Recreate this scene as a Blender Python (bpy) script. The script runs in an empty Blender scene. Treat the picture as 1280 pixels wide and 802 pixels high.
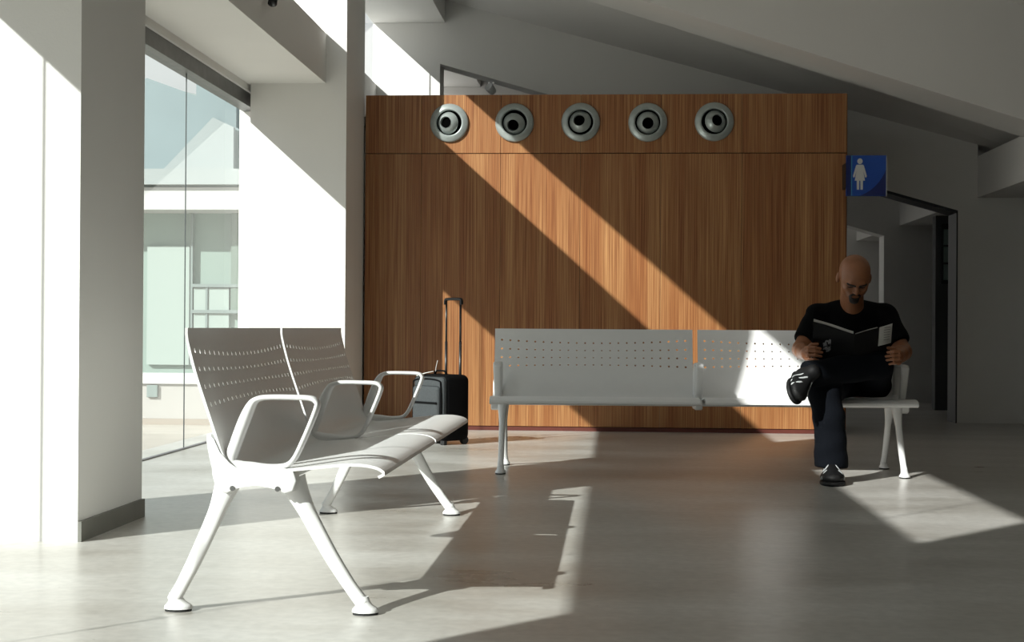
import bpy, bmesh, math, random
import numpy as np
from math import sin, cos, pi, atan, radians, sqrt
from mathutils import Vector, Matrix, Euler

S = bpy.context.scene
COL = S.collection
random.seed(4)

# ------------------------------------------------------------------ camera
F = 1850.0
YAW, PITCH, ROLL = atan(128 / F), atan(8 / F), 0.0065
fwd = Vector((-sin(YAW) * cos(PITCH), cos(YAW) * cos(PITCH), sin(PITCH)))
r0 = Vector((cos(YAW), sin(YAW), 0)); u0 = r0.cross(fwd)
right = cos(ROLL) * r0 + sin(ROLL) * u0
up = right.cross(fwd)
cam_d = bpy.data.cameras.new('camera'); cam = bpy.data.objects.new('camera', cam_d); COL.objects.link(cam)
m = Matrix((right, up, -fwd)).transposed().to_4x4(); m.translation = (0, 0, 0.80)
cam.matrix_world = m
cam_d.sensor_fit = 'HORIZONTAL'; cam_d.sensor_width = 36; cam_d.lens = 36 * F / 1280
cam_d.clip_start = 0.05; cam_d.clip_end = 300
S.camera = cam

# ------------------------------------------------------------------ world, sun, exposure
SX, SY = 1.11, 1.31                      # how far a shadow moves in x and y per metre of height
SUN = Vector((-SX, -SY, 1.0)).normalized()
w = bpy.data.worlds.new('world'); S.world = w; w.use_nodes = True
nt = w.node_tree; nt.nodes.clear()
wo = nt.nodes.new('ShaderNodeOutputWorld'); bg = nt.nodes.new('ShaderNodeBackground')
tc = nt.nodes.new('ShaderNodeTexCoord'); sep = nt.nodes.new('ShaderNodeSeparateXYZ')
cr = nt.nodes.new('ShaderNodeValToRGB')
cr.color_ramp.elements[0].position = 0.48; cr.color_ramp.elements[0].color = (0.55, 0.52, 0.46, 1)
cr.color_ramp.elements[1].position = 0.75; cr.color_ramp.elements[1].color = (0.80, 0.90, 1.0, 1)
e = cr.color_ramp.elements.new(0.52); e.color = (1.0, 0.98, 0.95, 1)
mr = nt.nodes.new('ShaderNodeMapRange'); mr.inputs['From Min'].default_value = -1
nt.links.new(tc.outputs['Generated'], sep.inputs[0]); nt.links.new(sep.outputs['Z'], mr.inputs[0])
nt.links.new(mr.outputs[0], cr.inputs[0]); nt.links.new(cr.outputs[0], bg.inputs[0])
bg.inputs[1].default_value = 0.92
nt.links.new(bg.outputs[0], wo.inputs[0])
sl = bpy.data.lights.new('sun', 'SUN'); sl.energy = 6.9; sl.angle = radians(0.55); sl.color = (1.0, 0.98, 0.95)
so = bpy.data.objects.new('sun', sl); COL.objects.link(so)
so.rotation_euler = SUN.to_track_quat('Z', 'Y').to_euler(); so.location = (-12, -12, 12)
S.view_settings.view_transform = 'Standard'; S.view_settings.look = 'None'
S.view_settings.gamma = 1.0; S.view_settings.use_curve_mapping = False
S.view_settings.exposure = 0.0

# ------------------------------------------------------------------ materials
def mat(name, col, rough=0.6, metal=0.0, spec=0.5, var=0.0, scale=8.0, bump=0.0, bscale=60.0, coat=0.0):
    m = bpy.data.materials.new(name); m.use_nodes = True
    n = m.node_tree.nodes; l = m.node_tree.links; b = n['Principled BSDF']
    b.inputs['Base Color'].default_value = (*col, 1); b.inputs['Roughness'].default_value = rough
    b.inputs['Metallic'].default_value = metal; b.inputs['Specular IOR Level'].default_value = spec
    b.inputs['Coat Weight'].default_value = coat
    t = n.new('ShaderNodeTexCoord')
    if var:
        z = n.new('ShaderNodeTexNoise'); z.inputs['Scale'].default_value = scale; z.inputs['Detail'].default_value = 5
        l.new(t.outputs['Object'], z.inputs['Vector'])
        r = n.new('ShaderNodeValToRGB')
        r.color_ramp.elements[0].position = .3; r.color_ramp.elements[1].position = .7
        r.color_ramp.elements[0].color = (*[c * (1 - var) for c in col], 1)
        r.color_ramp.elements[1].color = (*[min(1, c * (1 + var)) for c in col], 1)
        l.new(z.outputs['Fac'], r.inputs[0]); l.new(r.outputs[0], b.inputs['Base Color'])
    if bump:
        z = n.new('ShaderNodeTexNoise'); z.inputs['Scale'].default_value = bscale; z.inputs['Detail'].default_value = 4
        l.new(t.outputs['Object'], z.inputs['Vector'])
        k = n.new('ShaderNodeBump'); k.inputs['Strength'].default_value = bump; k.inputs['Distance'].default_value = .01
        l.new(z.outputs['Fac'], k.inputs['Height']); l.new(k.outputs[0], b.inputs['Normal'])
    return m

M_plaster = mat('white_plaster', (.77, .76, .73), .75, var=.02, scale=1.5, bump=.08, bscale=120)
M_hallceil = mat('ceiling_plaster', (.75, .735, .71), .8, var=.03, scale=1.2)
M_dimwall = mat('shade_darkened_plaster', (.02, .02, .02), .8, var=.05, scale=2)  # near black: shade put into the colour so these walls bounce less light
M_darkwall = mat('bay_shade_plaster', (.07, .072, .075), .7, var=.1, scale=2)  # dark colour stands in for the low light in the bay beyond
M_skirt = mat('grey_skirting', (.17, .17, .15), .5, var=.06, scale=9)
M_track = mat('track_metal', (.13, .13, .13), .4, metal=.6, var=.15, scale=14)
M_seal = mat('black_seal', (.05, .06, .06), .5)
M_coat = mat('white_powder_coat', (.83, .83, .82), .32, spec=.5, var=.01, scale=20)
M_rubber = mat('black_rubber', (.012, .012, .012), .6)
M_steel = mat('grey_steel', (.37, .41, .395), .34, metal=.35, var=.08, scale=30)
M_hole = mat('duct_black', (.002, .002, .002), 1.0, spec=0)
M_base = mat('red_brown_base', (.10, .02, .012), .5, var=.1, scale=12)
M_screw = mat('screw_metal', (.35, .35, .35), .3, metal=1)
M_black = mat('black_plastic', (.010, .010, .011), .35)
M_out_white = mat('exterior_white', (.48, .48, .47), .8, var=.02, scale=1)
M_out_pave = mat('exterior_paving', (.40, .36, .31), .85, var=.06, scale=4)
M_out_beige = mat('exterior_panel', (.36, .345, .325), .8, var=.03, scale=3)
M_out_glass = mat('green_facade_glass', (.22, .29, .255), .5, var=.10, scale=.6)
M_out_blue = mat('blue_grey_roof', (.22, .275, .285), .5, var=.05, scale=1)
M_out_light = mat('facade_light', (.33, .36, .355), .7, var=.03, scale=1)
M_out_mull = mat('facade_mullion', (.17, .21, .20), .5)

def glassmat(name, tint=(.93, .985, .96), gl=.08):
    m = bpy.data.materials.new(name); m.use_nodes = True
    n = m.node_tree.nodes; l = m.node_tree.links; n.clear()
    o = n.new('ShaderNodeOutputMaterial'); mx = n.new('ShaderNodeMixShader')
    t = n.new('ShaderNodeBsdfTransparent'); g = n.new('ShaderNodeBsdfGlossy'); fr = n.new('ShaderNodeFresnel')
    t.inputs[0].default_value = (*tint, 1); g.inputs['Roughness'].default_value = 0.01; fr.inputs[0].default_value = 1.3
    l.new(fr.outputs[0], mx.inputs[0]); l.new(t.outputs[0], mx.inputs[1]); l.new(g.outputs[0], mx.inputs[2])
    l.new(mx.outputs[0], o.inputs[0]); return m
M_glass = glassmat('clear_glass'); M_glass_up = glassmat('clear_clerestory_glass', (.96, .99, .98))

def floor_mat():
    m = mat('polished_concrete', (.45, .43, .39), .3)
    n = m.node_tree.nodes; l = m.node_tree.links; b = n['Principled BSDF']
    t = n.new('ShaderNodeTexCoord')
    mp = n.new('ShaderNodeMapping'); mp.inputs['Scale'].default_value = (.55, 1.3, 1)
    l.new(t.outputs['Object'], mp.inputs[0])
    a = n.new('ShaderNodeTexNoise'); a.inputs['Scale'].default_value = 1.4; a.inputs['Detail'].default_value = 9; a.inputs['Roughness'].default_value = .62
    l.new(mp.outputs[0], a.inputs[0])
    c = n.new('ShaderNodeTexNoise'); c.inputs['Scale'].default_value = 26; c.inputs['Detail'].default_value = 5
    l.new(t.outputs['Object'], c.inputs[0])
    r = n.new('ShaderNodeValToRGB'); r.color_ramp.elements[0].position = .30; r.color_ramp.elements[1].position = .70
    r.color_ramp.elements[0].color = (.35, .325, .285, 1); r.color_ramp.elements[1].color = (.59, .575, .54, 1)
    l.new(a.outputs['Fac'], r.inputs[0])
    r2 = n.new('ShaderNodeValToRGB'); r2.color_ramp.elements[0].position = .35; r2.color_ramp.elements[1].position = .65
    r2.color_ramp.elements[0].color = (.90, .90, .90, 1); r2.color_ramp.elements[1].color = (1.04, 1.04, 1.04, 1)
    l.new(c.outputs['Fac'], r2.inputs[0])
    v = n.new('ShaderNodeTexVoronoi'); v.inputs['Scale'].default_value = 9
    l.new(t.outputs['Object'], v.inputs['Vector'])
    r3 = n.new('ShaderNodeValToRGB'); r3.color_ramp.elements[0].position = .015; r3.color_ramp.elements[1].position = .05
    r3.color_ramp.elements[0].color = (.55, .52, .48, 1); r3.color_ramp.elements[1].color = (1, 1, 1, 1)
    l.new(v.outputs['Distance'], r3.inputs[0])
    mx = n.new('ShaderNodeMixRGB'); mx.blend_type = 'MULTIPLY'; mx.inputs[0].default_value = 1
    l.new(r.outputs[0], mx.inputs[1]); l.new(r2.outputs[0], mx.inputs[2])
    mx2 = n.new('ShaderNodeMixRGB'); mx2.blend_type = 'MULTIPLY'; mx2.inputs[0].default_value = .6
    l.new(mx.outputs[0], mx2.inputs[1]); l.new(r3.outputs[0], mx2.inputs[2])
    l.new(mx2.outputs[0], b.inputs['Base Color'])
    rr = n.new('ShaderNodeMapRange'); rr.inputs['To Min'].default_value = .20; rr.inputs['To Max'].default_value = .42
    l.new(a.outputs['Fac'], rr.inputs[0]); l.new(rr.outputs[0], b.inputs['Roughness'])
    k = n.new('ShaderNodeBump'); k.inputs['Strength'].default_value = .05; k.inputs['Distance'].default_value = .01
    l.new(c.outputs['Fac'], k.inputs['Height']); l.new(k.outputs[0], b.inputs['Normal'])
    return m
M_floor = floor_mat()

def wood_mat():
    m = mat('striped_veneer', (.4, .2, .09), .42)
    n = m.node_tree.nodes; l = m.node_tree.links; b = n['Principled BSDF']
    t = n.new('ShaderNodeTexCoord')
    oi = n.new('ShaderNodeObjectInfo')
    add = n.new('ShaderNodeVectorMath'); add.operation = 'ADD'
    sc = n.new('ShaderNodeMath'); sc.operation = 'MULTIPLY'; sc.inputs[1].default_value = 7
    cx = n.new('ShaderNodeCombineXYZ')
    l.new(oi.outputs['Random'], sc.inputs[0]); l.new(sc.outputs[0], cx.inputs[0])
    l.new(t.outputs['Object'], add.inputs[0]); l.new(cx.outputs[0], add.inputs[1])
    def nz(sx, sz, det, s=1):
        mp = n.new('ShaderNodeMapping'); mp.inputs['Scale'].default_value = (sx, 1, sz)
        l.new(add.outputs[0], mp.inputs[0])
        a = n.new('ShaderNodeTexNoise'); a.inputs['Scale'].default_value = s; a.inputs['Detail'].default_value = det
        a.inputs['Roughness'].default_value = .6
        l.new(mp.outputs[0], a.inputs[0]); return a
    a = nz(125, 1.0, 4); c = nz(9, .25, 3); d = nz(260, 4, 2)
    r = n.new('ShaderNodeValToRGB'); r.color_ramp.elements[0].position = .34; r.color_ramp.elements[1].position = .66
    r.color_ramp.elements[0].color = (.205, .068, .020, 1); r.color_ramp.elements[1].color = (.48, .258, .108, 1)
    l.new(a.outputs['Fac'], r.inputs[0])
    r2 = n.new('ShaderNodeValToRGB'); r2.color_ramp.elements[0].position = .38; r2.color_ramp.elements[1].position = .62
    r2.color_ramp.elements[0].color = (.78, .62, .50, 1); r2.color_ramp.elements[1].color = (1.05, 1.05, 1.0, 1)
    l.new(c.outputs['Fac'], r2.inputs[0])
    r3 = n.new('ShaderNodeValToRGB'); r3.color_ramp.elements[0].position = .3; r3.color_ramp.elements[1].position = .7
    r3.color_ramp.elements[0].color = (.88, .86, .84, 1); r3.color_ramp.elements[1].color = (1.06, 1.06, 1.06, 1)
    l.new(d.outputs['Fac'], r3.inputs[0])
    mx = n.new('ShaderNodeMixRGB'); mx.blend_type = 'MULTIPLY'; mx.inputs[0].default_value = 1
    mx2 = n.new('ShaderNodeMixRGB'); mx2.blend_type = 'MULTIPLY'; mx2.inputs[0].default_value = 1
    l.new(r.outputs[0], mx.inputs[1]); l.new(r2.outputs[0], mx.inputs[2])
    l.new(mx.outputs[0], mx2.inputs[1]); l.new(r3.outputs[0], mx2.inputs[2])
    l.new(mx2.outputs[0], b.inputs['Base Color'])
    return m
M_wood = wood_mat()

# ------------------------------------------------------------------ helpers
def link(name, me, m=None, parent=None, loc=None):
    o = bpy.data.objects.new(name, me); COL.objects.link(o)
    if m is not None and me is not None: me.materials.append(m)
    if parent is not None: o.parent = parent
    if loc is not None: o.location = loc
    return o
def from_bm(name, bm, m, parent=None, loc=None, smooth=False):
    bmesh.ops.recalc_face_normals(bm, faces=bm.faces[:])
    me = bpy.data.meshes.new(name); bm.to_mesh(me); bm.free()
    if smooth: me.polygons.foreach_set('use_smooth', [True] * len(me.polygons))
    return link(name, me, m, parent, loc)
def shade_auto(o, ang=40):
    me = o.data
    me.polygons.foreach_set('use_smooth', [True] * len(me.polygons))
    bm = bmesh.new(); bm.from_mesh(me)
    for e in bm.edges:
        if len(e.link_faces) == 2 and e.calc_face_angle(0) > radians(ang): e.smooth = False
    bm.to_mesh(me); bm.free()
def tag(o, label, cat, group=None):
    o['label'] = label; o['category'] = cat
    if group: o['group'] = group
    return o
def struct(o, label=None):
    o['kind'] = 'structure'
    if label: o['label'] = label
    return o
def empty(name, loc, rz=0):
    o = bpy.data.objects.new(name, None); COL.objects.link(o); o.location = loc; o.rotation_euler = (0, 0, rz)
    o.empty_display_size = .1; return o
def bm_box(bm, x0, x1, y0, y1, z0, z1, bev=0):
    r = bmesh.ops.create_cube(bm, size=1)
    for v in r['verts']:
        v.co = Vector(((x0 + x1) / 2 + v.co.x * (x1 - x0), (y0 + y1) / 2 + v.co.y * (y1 - y0), (z0 + z1) / 2 + v.co.z * (z1 - z0)))
    if bev:
        es = list({e for v in r['verts'] for e in v.link_edges})
        bmesh.ops.bevel(bm, geom=es, offset=bev, segments=2, affect='EDGES', profile=.5)
def box(name, x0, x1, y0, y1, z0, z1, m, parent=None, bev=0):
    """mesh centred on its own base; location set to it"""
    cx, cy, cz = (x0 + x1) / 2, (y0 + y1) / 2, z0
    bm = bmesh.new(); bm_box(bm, x0 - cx, x1 - cx, y0 - cy, y1 - cy, 0, z1 - z0, bev)
    o = from_bm(name, bm, m, parent, (cx, cy, cz))
    if bev: shade_auto(o, 30)
    return o
def prism_xz(bm, pts, y0, y1):
    """polygon in the xz plane pushed along y"""
    a = [bm.verts.new((p[0], y0, p[1])) for p in pts]; b = [bm.verts.new((p[0], y1, p[1])) for p in pts]
    n = len(pts)
    bm.faces.new(a); bm.faces.new(b[::-1])
    for i in range(n): bm.faces.new((a[i], b[i], b[(i + 1) % n], a[(i + 1) % n]))
def prism(name, pts, y0, y1, m, parent=None, bev=0):
    bm = bmesh.new(); prism_xz(bm, pts, y0, y1)
    if bev: bmesh.ops.bevel(bm, geom=bm.edges[:], offset=bev, segments=2, affect='EDGES', profile=.5, clamp_overlap=True)
    o = from_bm(name, bm, m, parent)
    if bev: shade_auto(o, 35)
    return o
def frames(pts, closed=False, ref=None):
    pts = [Vector(p) for p in pts]; n = len(pts); T = []
    for i in range(n):
        a = pts[(i - 1) % n] if (closed or i > 0) else pts[i]; b = pts[(i + 1) % n] if (closed or i < n - 1) else pts[i]
        T.append((b - a).normalized())
    out = []
    if ref is None:
        ref = Vector((0, 0, 1)) if abs(T[0].z) < .9 else Vector((1, 0, 0))
        s = T[0].cross(ref).normalized()
        for t in T:
            s = (s - t * s.dot(t)).normalized(); out.append((t, s, s.cross(t).normalized()))
    else:
        ref = Vector(ref)
        for t in T:
            s = (ref - t * ref.dot(t)).normalized(); out.append((t, s, s.cross(t).normalized()))
    return pts, out
def sweep(bm, pts, ra, rb=None, closed=False, ref=None, n=10, p=2.0, cap=True):
    """tube along pts; ra along the reference direction, rb across; superellipse power p"""
    pts, fr = frames(pts, closed, ref); N = len(pts)
    if rb is None: rb = ra
    ra = [ra] * N if not hasattr(ra, '__len__') else ra; rb = [rb] * N if not hasattr(rb, '__len__') else rb
    rings = []
    for i in range(N):
        t, s, u = fr[i]; ring = []
        for k in range(n):
            a = 2 * pi * (k + .5) / n; c, q = cos(a), sin(a)
            c = math.copysign(abs(c) ** (2 / p), c); q = math.copysign(abs(q) ** (2 / p), q)
            ring.append(bm.verts.new(pts[i] + s * (ra[i] * c) + u * (rb[i] * q)))
        rings.append(ring)
    for i in range(N if closed else N - 1):
        A, B = rings[i], rings[(i + 1) % N]
        for k in range(n): bm.faces.new((A[k], A[(k + 1) % n], B[(k + 1) % n], B[k]))
    if cap and not closed:
        bm.faces.new(rings[0][::-1]); bm.faces.new(rings[-1])
def spline(pts, n=8, closed=False):
    P = [Vector(p) for p in pts]; N = len(P); out = []
    for i in range(N if closed else N - 1):
        a = P[(i - 1) % N] if (closed or i > 0) else P[i]; b = P[i]; c = P[(i + 1) % N]
        d = P[(i + 2) % N] if (closed or i + 2 < N) else c
        for k in range(n):
            t = k / n
            out.append(.5 * ((2 * b) + (c - a) * t + (2 * a - 5 * b + 4 * c - d) * t * t + (3 * b - a - 3 * c + d) * t ** 3))
    if not closed: out.append(P[-1])
    return out
def lathe(bm, prof, n=32, axis='y'):
    """prof: list of (radius, height along -y)"""
    rings = []
    for r, h in prof:
        if r < 1e-6: rings.append([bm.verts.new((0, -h, 0))]); continue
        rings.append([bm.verts.new((r * cos(2 * pi * k / n), -h, r * sin(2 * pi * k / n))) for k in range(n)])
    for A, B in zip(rings, rings[1:]):
        for k in range(n):
            a = A[k % len(A)]; b = A[(k + 1) % len(A)]; c = B[(k + 1) % len(B)]; d = B[k % len(B)]
            f = []
            for v in (a, b, c, d):
                if v not in f: f.append(v)
            if len(f) > 2: bm.faces.new(f)
def cyl(bm, p0, p1, r, n=12): sweep(bm, [p0, p1], r, n=n)

# ------------------------------------------------------------------ the shell
# floor
bm = bmesh.new(); bm_box(bm, -3.0, 4.3, -7.3, 22, -.2, 0); struct(from_bm('floor', bm, M_floor), 'polished grey-beige concrete floor')

# pillars along the glass side
PX0, PX1 = -2.68, -1.967
pil = [(-5.0, -4.25), (.37, 1.14), (5.33, 6.07), (10.72, 11.50)]
for i, (a, b) in enumerate(pil):
    o = box('trim_%d' % (i + 1), PX0, PX1, a, b, 0, 4.72, M_plaster)
    struct(o, ['white square pillar behind the camera', 'white square pillar before the near bench', 'near white pillar at the left edge of the picture', 'white pillar beside the wood panelled wall'][i])
    s = box('skirting', PX1 + .0005, PX1 + .014, a - .0005, b, 0, .075, M_skirt); s.parent = o; s.location = Vector(s.location) - Vector(o.location)
    s['label'] = 'grey skirting strip'

# beam over the glass (z 2.58 - 2.94), lintel, clerestory head, roof edge
struct(box('trim_5', -2.70, -2.12, -7.2, 17.2, 2.58, 2.945, M_plaster), 'long white beam over the glass wall')
struct(box('trim_6', -2.86, -2.70, -7.2, 13.0, 2.53, 2.945, M_plaster), 'white lintel strip above the glass track')
struct(box('trim_7', -2.15, -1.51, -7.2, 17.2, 3.49, 4.75, M_plaster), 'white clerestory head beam')
struct(box('trim_8', -2.83, -2.72, -7.2, 10.72 + .4, 2.43, 2.53, M_track), 'dark grey sliding track above the glass')
bm = bmesh.new(); bm_box(bm, -2.79, -2.76, -7.2, 11.1, -.001, .007); struct(from_bm('trim_9', bm, M_track), 'thin floor channel of the glass wall')

# glass wall, bay by bay, each pane its own object
def glazing(name, x, y0, y1, z0, z1, joints, label, m, seal=.0035):
    root = bpy.data.objects.new(name, None); COL.objects.link(root); root.location = (x, (y0 + y1) / 2, z0); struct(root, label)
    ys = [y0] + joints + [y1]; cy = (y0 + y1) / 2
    for a, b in zip(ys, ys[1:]):
        bm = bmesh.new(); vs = [bm.verts.new((0, yy - cy, zz)) for yy, zz in ((a + .004, 0), (b - .004, 0), (b - .004, z1 - z0), (a + .004, z1 - z0))]
        bm.faces.new(vs); from_bm('pane', bm, m, root)
    for j in joints:
        bm = bmesh.new(); bm_box(bm, -.003, .003, j - cy - seal, j - cy + seal, 0, z1 - z0); from_bm('mullion', bm, M_seal, root)
glazing('window_1', -2.775, -4.25, .37, .01, 2.43, [-2.7, -1.15], 'floor to ceiling glass behind the camera', M_glass)
glazing('window_2', -2.775, .5, 5.4, .01, 2.43, [2.15, 4.54], 'floor to ceiling glass left of the near bench', M_glass)
glazing('window_3', -2.775, 5.4, 11.05, .01, 2.43, [7.60, 9.41], 'floor to ceiling glass between the two pillars', M_glass)
for i, (a, b, js) in enumerate([(-4.25, .37, [-2.0]), (1.14, 5.33, [2.5]), (6.07, 10.72, []), (11.5, 13.0, [12.41])]):
    glazing('window_%d' % (i + 4), -2.14, a, b, 2.945, 3.49, js, 'clerestory glass strip above the beam', M_glass_up)

# closing walls
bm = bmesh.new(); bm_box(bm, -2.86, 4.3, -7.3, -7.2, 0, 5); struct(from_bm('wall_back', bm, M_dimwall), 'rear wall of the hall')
bm = bmesh.new(); bm_box(bm, 4.0, 4.3, -7.2, 22, 0, 3.6); struct(from_bm('wall_right', bm, M_dimwall), 'right side wall, colour darkened to cut bounce light')
bm = bmesh.new(); bm_box(bm, -2.86, -2.70, 11.1, 19.6, 0, 2.58)
struct(from_bm('wall_left', bm, M_plaster), 'white left wall beyond the glass')

# roof: hall ceiling, deep sloping beam, lower ceiling behind it
SL = .323
zb = lambda x: 3.292 - SL * x
XL, XR = -1.515, 4.02
prism('trim_10', [(XL, zb(XL)), (XR, zb(XR)), (XR, zb(XR) + .86), (XL, zb(XL) + .86)], 11.0, 11.6, M_hallceil)
struct(bpy.data.objects['trim_10'], 'deep sloping white roof beam across the hall')
prism('ceiling', [(XL, zb(XL) + .83), (XR, zb(XR) + .83), (XR, zb(XR) + 1.0), (XL, zb(XL) + 1.0)], -7.2, 11.0, M_hallceil)
struct(bpy.data.objects['ceiling'], 'sloping white ceiling of the hall')
bm = bmesh.new()
def zr(x, y):    # ceiling behind the beam
    a = 3.40 - .305 * x; b = 3.267 - .278 * x
    t = min(1, max(0, (y - 11.6) / 1.4)); return a * (1 - t) + b * t
q = [(XL, 11.6), (XR, 11.6), (XR, 13.0), (XL, 13.0)]
lo = [bm.verts.new((x, y, zr(x, y))) for x, y in q]; hi = [bm.verts.new((x, y, zr(x, y) + .25)) for x, y in q]
bm.faces.new(lo); bm.faces.new(hi[::-1])
for i in range(4): bm.faces.new((lo[i], lo[(i + 1) % 4], hi[(i + 1) % 4], hi[i]))
struct(from_bm('trim_11', bm, M_hallceil), 'lower sloping ceiling behind the roof beam')
prism('trim_12', [(-1.515, 3.69), (4.02, 2.15), (4.02, 2.4), (-1.515, 3.94)], 13.0, 22, M_hallceil)
struct(bpy.data.objects['trim_12'], 'sloping ceiling of the bays beyond')
struct(box('trim_13', 3.117, 3.52, -7.2, 19.4, 1.945, 2.30, M_hallceil), 'low eave beam on the right side')

# far wall with its big sloping opening, repeated one bay further
def portal(name, y0, y1, label, m):
    top = lambda x: 3.78 - .278 * (x + 1.515)
    hd = lambda x: 3.125 - .287 * (x + 1.552)
    bm = bmesh.new()
    prism_xz(bm, [(-2.70, 0), (-1.552, 0), (-1.552, hd(-1.552)), (2.95, hd(2.95)), (2.95, 0), (4.0, 0), (4.0, 2.25), (3.521, 2.38), (3.521, 1.944), (3.1165, 1.944),
                  (3.1165, top(3.1165)), (-1.509, top(-1.509)), (-1.509, 3.489), (-2.151, 3.489), (-2.151, 2.947), (-2.119, 2.947), (-2.119, 2.579), (-2.70, 2.579)], y0, y1)
    o = from_bm(name, bm, m); return struct(o, label)
portal('wall_far', 13.0, 13.3, 'far white wall with a big sloping opening', M_plaster)
portal('wall_beyond', 16.5, 16.8, 'second white wall seen through the opening', M_plaster)
bm = bmesh.new(); bm_box(bm, -2.7, 4.1, 19.4, 19.6, 0, 4.6); struct(from_bm('wall_end', bm, M_plaster), 'dark end wall far beyond')

M_reveal_shade = mat('reveal_shade', (.022, .024, .030), .5)  # dark strips paint the shade on the reveal of the opening
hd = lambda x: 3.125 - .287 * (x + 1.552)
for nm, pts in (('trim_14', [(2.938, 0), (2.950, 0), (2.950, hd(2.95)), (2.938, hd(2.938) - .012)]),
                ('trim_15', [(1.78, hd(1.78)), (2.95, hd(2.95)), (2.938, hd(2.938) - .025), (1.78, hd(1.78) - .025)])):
    struct(prism(nm, pts, 12.995, 13.305, M_reveal_shade), 'dark strip painting the shade inside the sloping opening')
# little three-pane window in the bay beyond
wroot = bpy.data.objects.new('window_8', None); COL.objects.link(wroot); wroot.location = (3.27, 15.0, 1.3); struct(wroot, 'small dark window with three stacked panes')
M_pane = mat('dim_greenish_pane', (.20, .27, .25), .2)
bm = bmesh.new(); bm_box(bm, -.02, .14, .02, .05, -.04, .56); from_bm('frame', bm, M_black, wroot)
for k in range(3):
    bm = bmesh.new(); bm_box(bm, .0, .105, .0, .02, .0 + k * .175, .155 + k * .175); from_bm('pane', bm, M_pane, wroot)
bm = bmesh.new(); bm_box(bm, 3.20, 4.05, 15.05, 15.2, 0, 1.944); struct(from_bm('wall_partition', bm, M_darkwall), 'partition holding the small window, shade put into its colour')

# ------------------------------------------------------------------ wood panelled block
WY = 11.467
root = empty('wood_panelled_block', (-.095, WY + .55, 0)); tag(root, 'wide wood veneered wall block with five round air outlets behind the far bench', 'wood wall')
def wp(x): return x + .095
bm = bmesh.new(); bm_box(bm, wp(-1.95), wp(1.762), -.53, .55, .035, 2.604); o = from_bm('core', bm, M_black, root); o['label'] = 'dark core behind the veneer panels'
JX = [-1.952, -1.51, -.89, -.27, .35, .97, 1.764]
for a, b in zip(JX, JX[1:]):
    for z0, z1 in ((.035, 2.148), (2.154, 2.607)):
        bm = bmesh.new(); bm_box(bm, -(b - a) / 2 + .0012, (b - a) / 2 - .0012, -.01, .01, 0, z1 - z0, .0012)
        o = from_bm('panel', bm, M_wood, root, (wp((a + b) / 2), -.54, z0))
bm = bmesh.new(); bm_box(bm, wp(-1.948), wp(1.760), -.525, .548, 2.604, 2.6065); o = from_bm('bounce_top', bm, M_plaster, root); o['label'] = 'unseen white top of the block, added to bounce sunlight'  # white surface added out of view to bounce sun onto the far wall
for sx in (-1.951, 1.755):
    bm = bmesh.new(); bm_box(bm, 0, .010, -.525, .55, .035, 2.607); o = from_bm('side_panel', bm, M_wood, root, (wp(sx) if sx < 0 else wp(1.763), 0, 0))
bm = bmesh.new(); bm_box(bm, wp(-1.95), wp(1.762), -.545, .55, 0, .03); o = from_bm('base_strip', bm, M_base, root); o['label'] = 'dark red base strip'

# air outlets
def outlet(x, z, ox, oz, label):
    r = empty('air_outlet', (x, WY, z)); tag(r, label, 'air vent', 'round air outlets along the top of the wood wall')
    bm = bmesh.new(); lathe(bm, [(.105, .001), (.149, .001), (.150, .012), (.147, .018), (.138, .024), (.118, .034), (.106, .038), (.100, .036), (.097, .026), (.096, .004)], 48)
    o = from_bm('ring', bm, M_steel, r, smooth=True)
    bm = bmesh.new(); lathe(bm, [(.100, .003), (0, .003)], 32); from_bm('recess', bm, M_hole, r)
    # ball nozzle with a bore aimed by (ox, oz)
    R = .0945; hb = .047; pr = [(hb * .9, -.02), (hb, .012)]
    ph0 = math.asin(hb / R)
    bm = bmesh.new(); pr = [(hb - .005, R * cos(ph0) - .022), (hb - .004, R * cos(ph0) - .002), (hb - .001, R * cos(ph0) + .0030)]
    for i in range(13):
        a = ph0 + (pi * .37 - ph0) * i / 12; pr.append((R * sin(a), R * cos(a)))
    lathe(bm, pr, 40)
    o = from_bm('nozzle', bm, M_steel, r, smooth=False); shade_auto(o, 35)
    # the ball sits partly sunk in the recess, pushed so that the bore looks the measured way
    o.rotation_euler = Euler((-math.asin(max(-.9, min(.9, oz / R * -1))) * -1, 0, math.asin(max(-.9, min(.9, ox / R)))))
    o.location = (0, .026, 0)
    o.scale = (1, 1, 1)
    bm = bmesh.new(); lathe(bm, [(hb - .0045, R * cos(ph0) - .020), (0, R * cos(ph0) - .020)], 32); h = from_bm('bore', bm, M_hole, o)
V = [(-1.292, 2.388, -.028, -.002, 'leftmost round steel air outlet, half in the sun'),
     (-.783, 2.389, -.010, -.030, 'second air outlet from the left, nozzle aimed down'),
     (-.270, 2.390, -.012, .013, 'middle one of the five round air outlets'),
     (.247, 2.388, .002, -.014, 'second air outlet from the right, nozzle aimed slightly down'),
     (.757, 2.391, .026, .008, 'rightmost round steel air outlet, nozzle aimed right')]
for v in V: outlet(*v)

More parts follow.
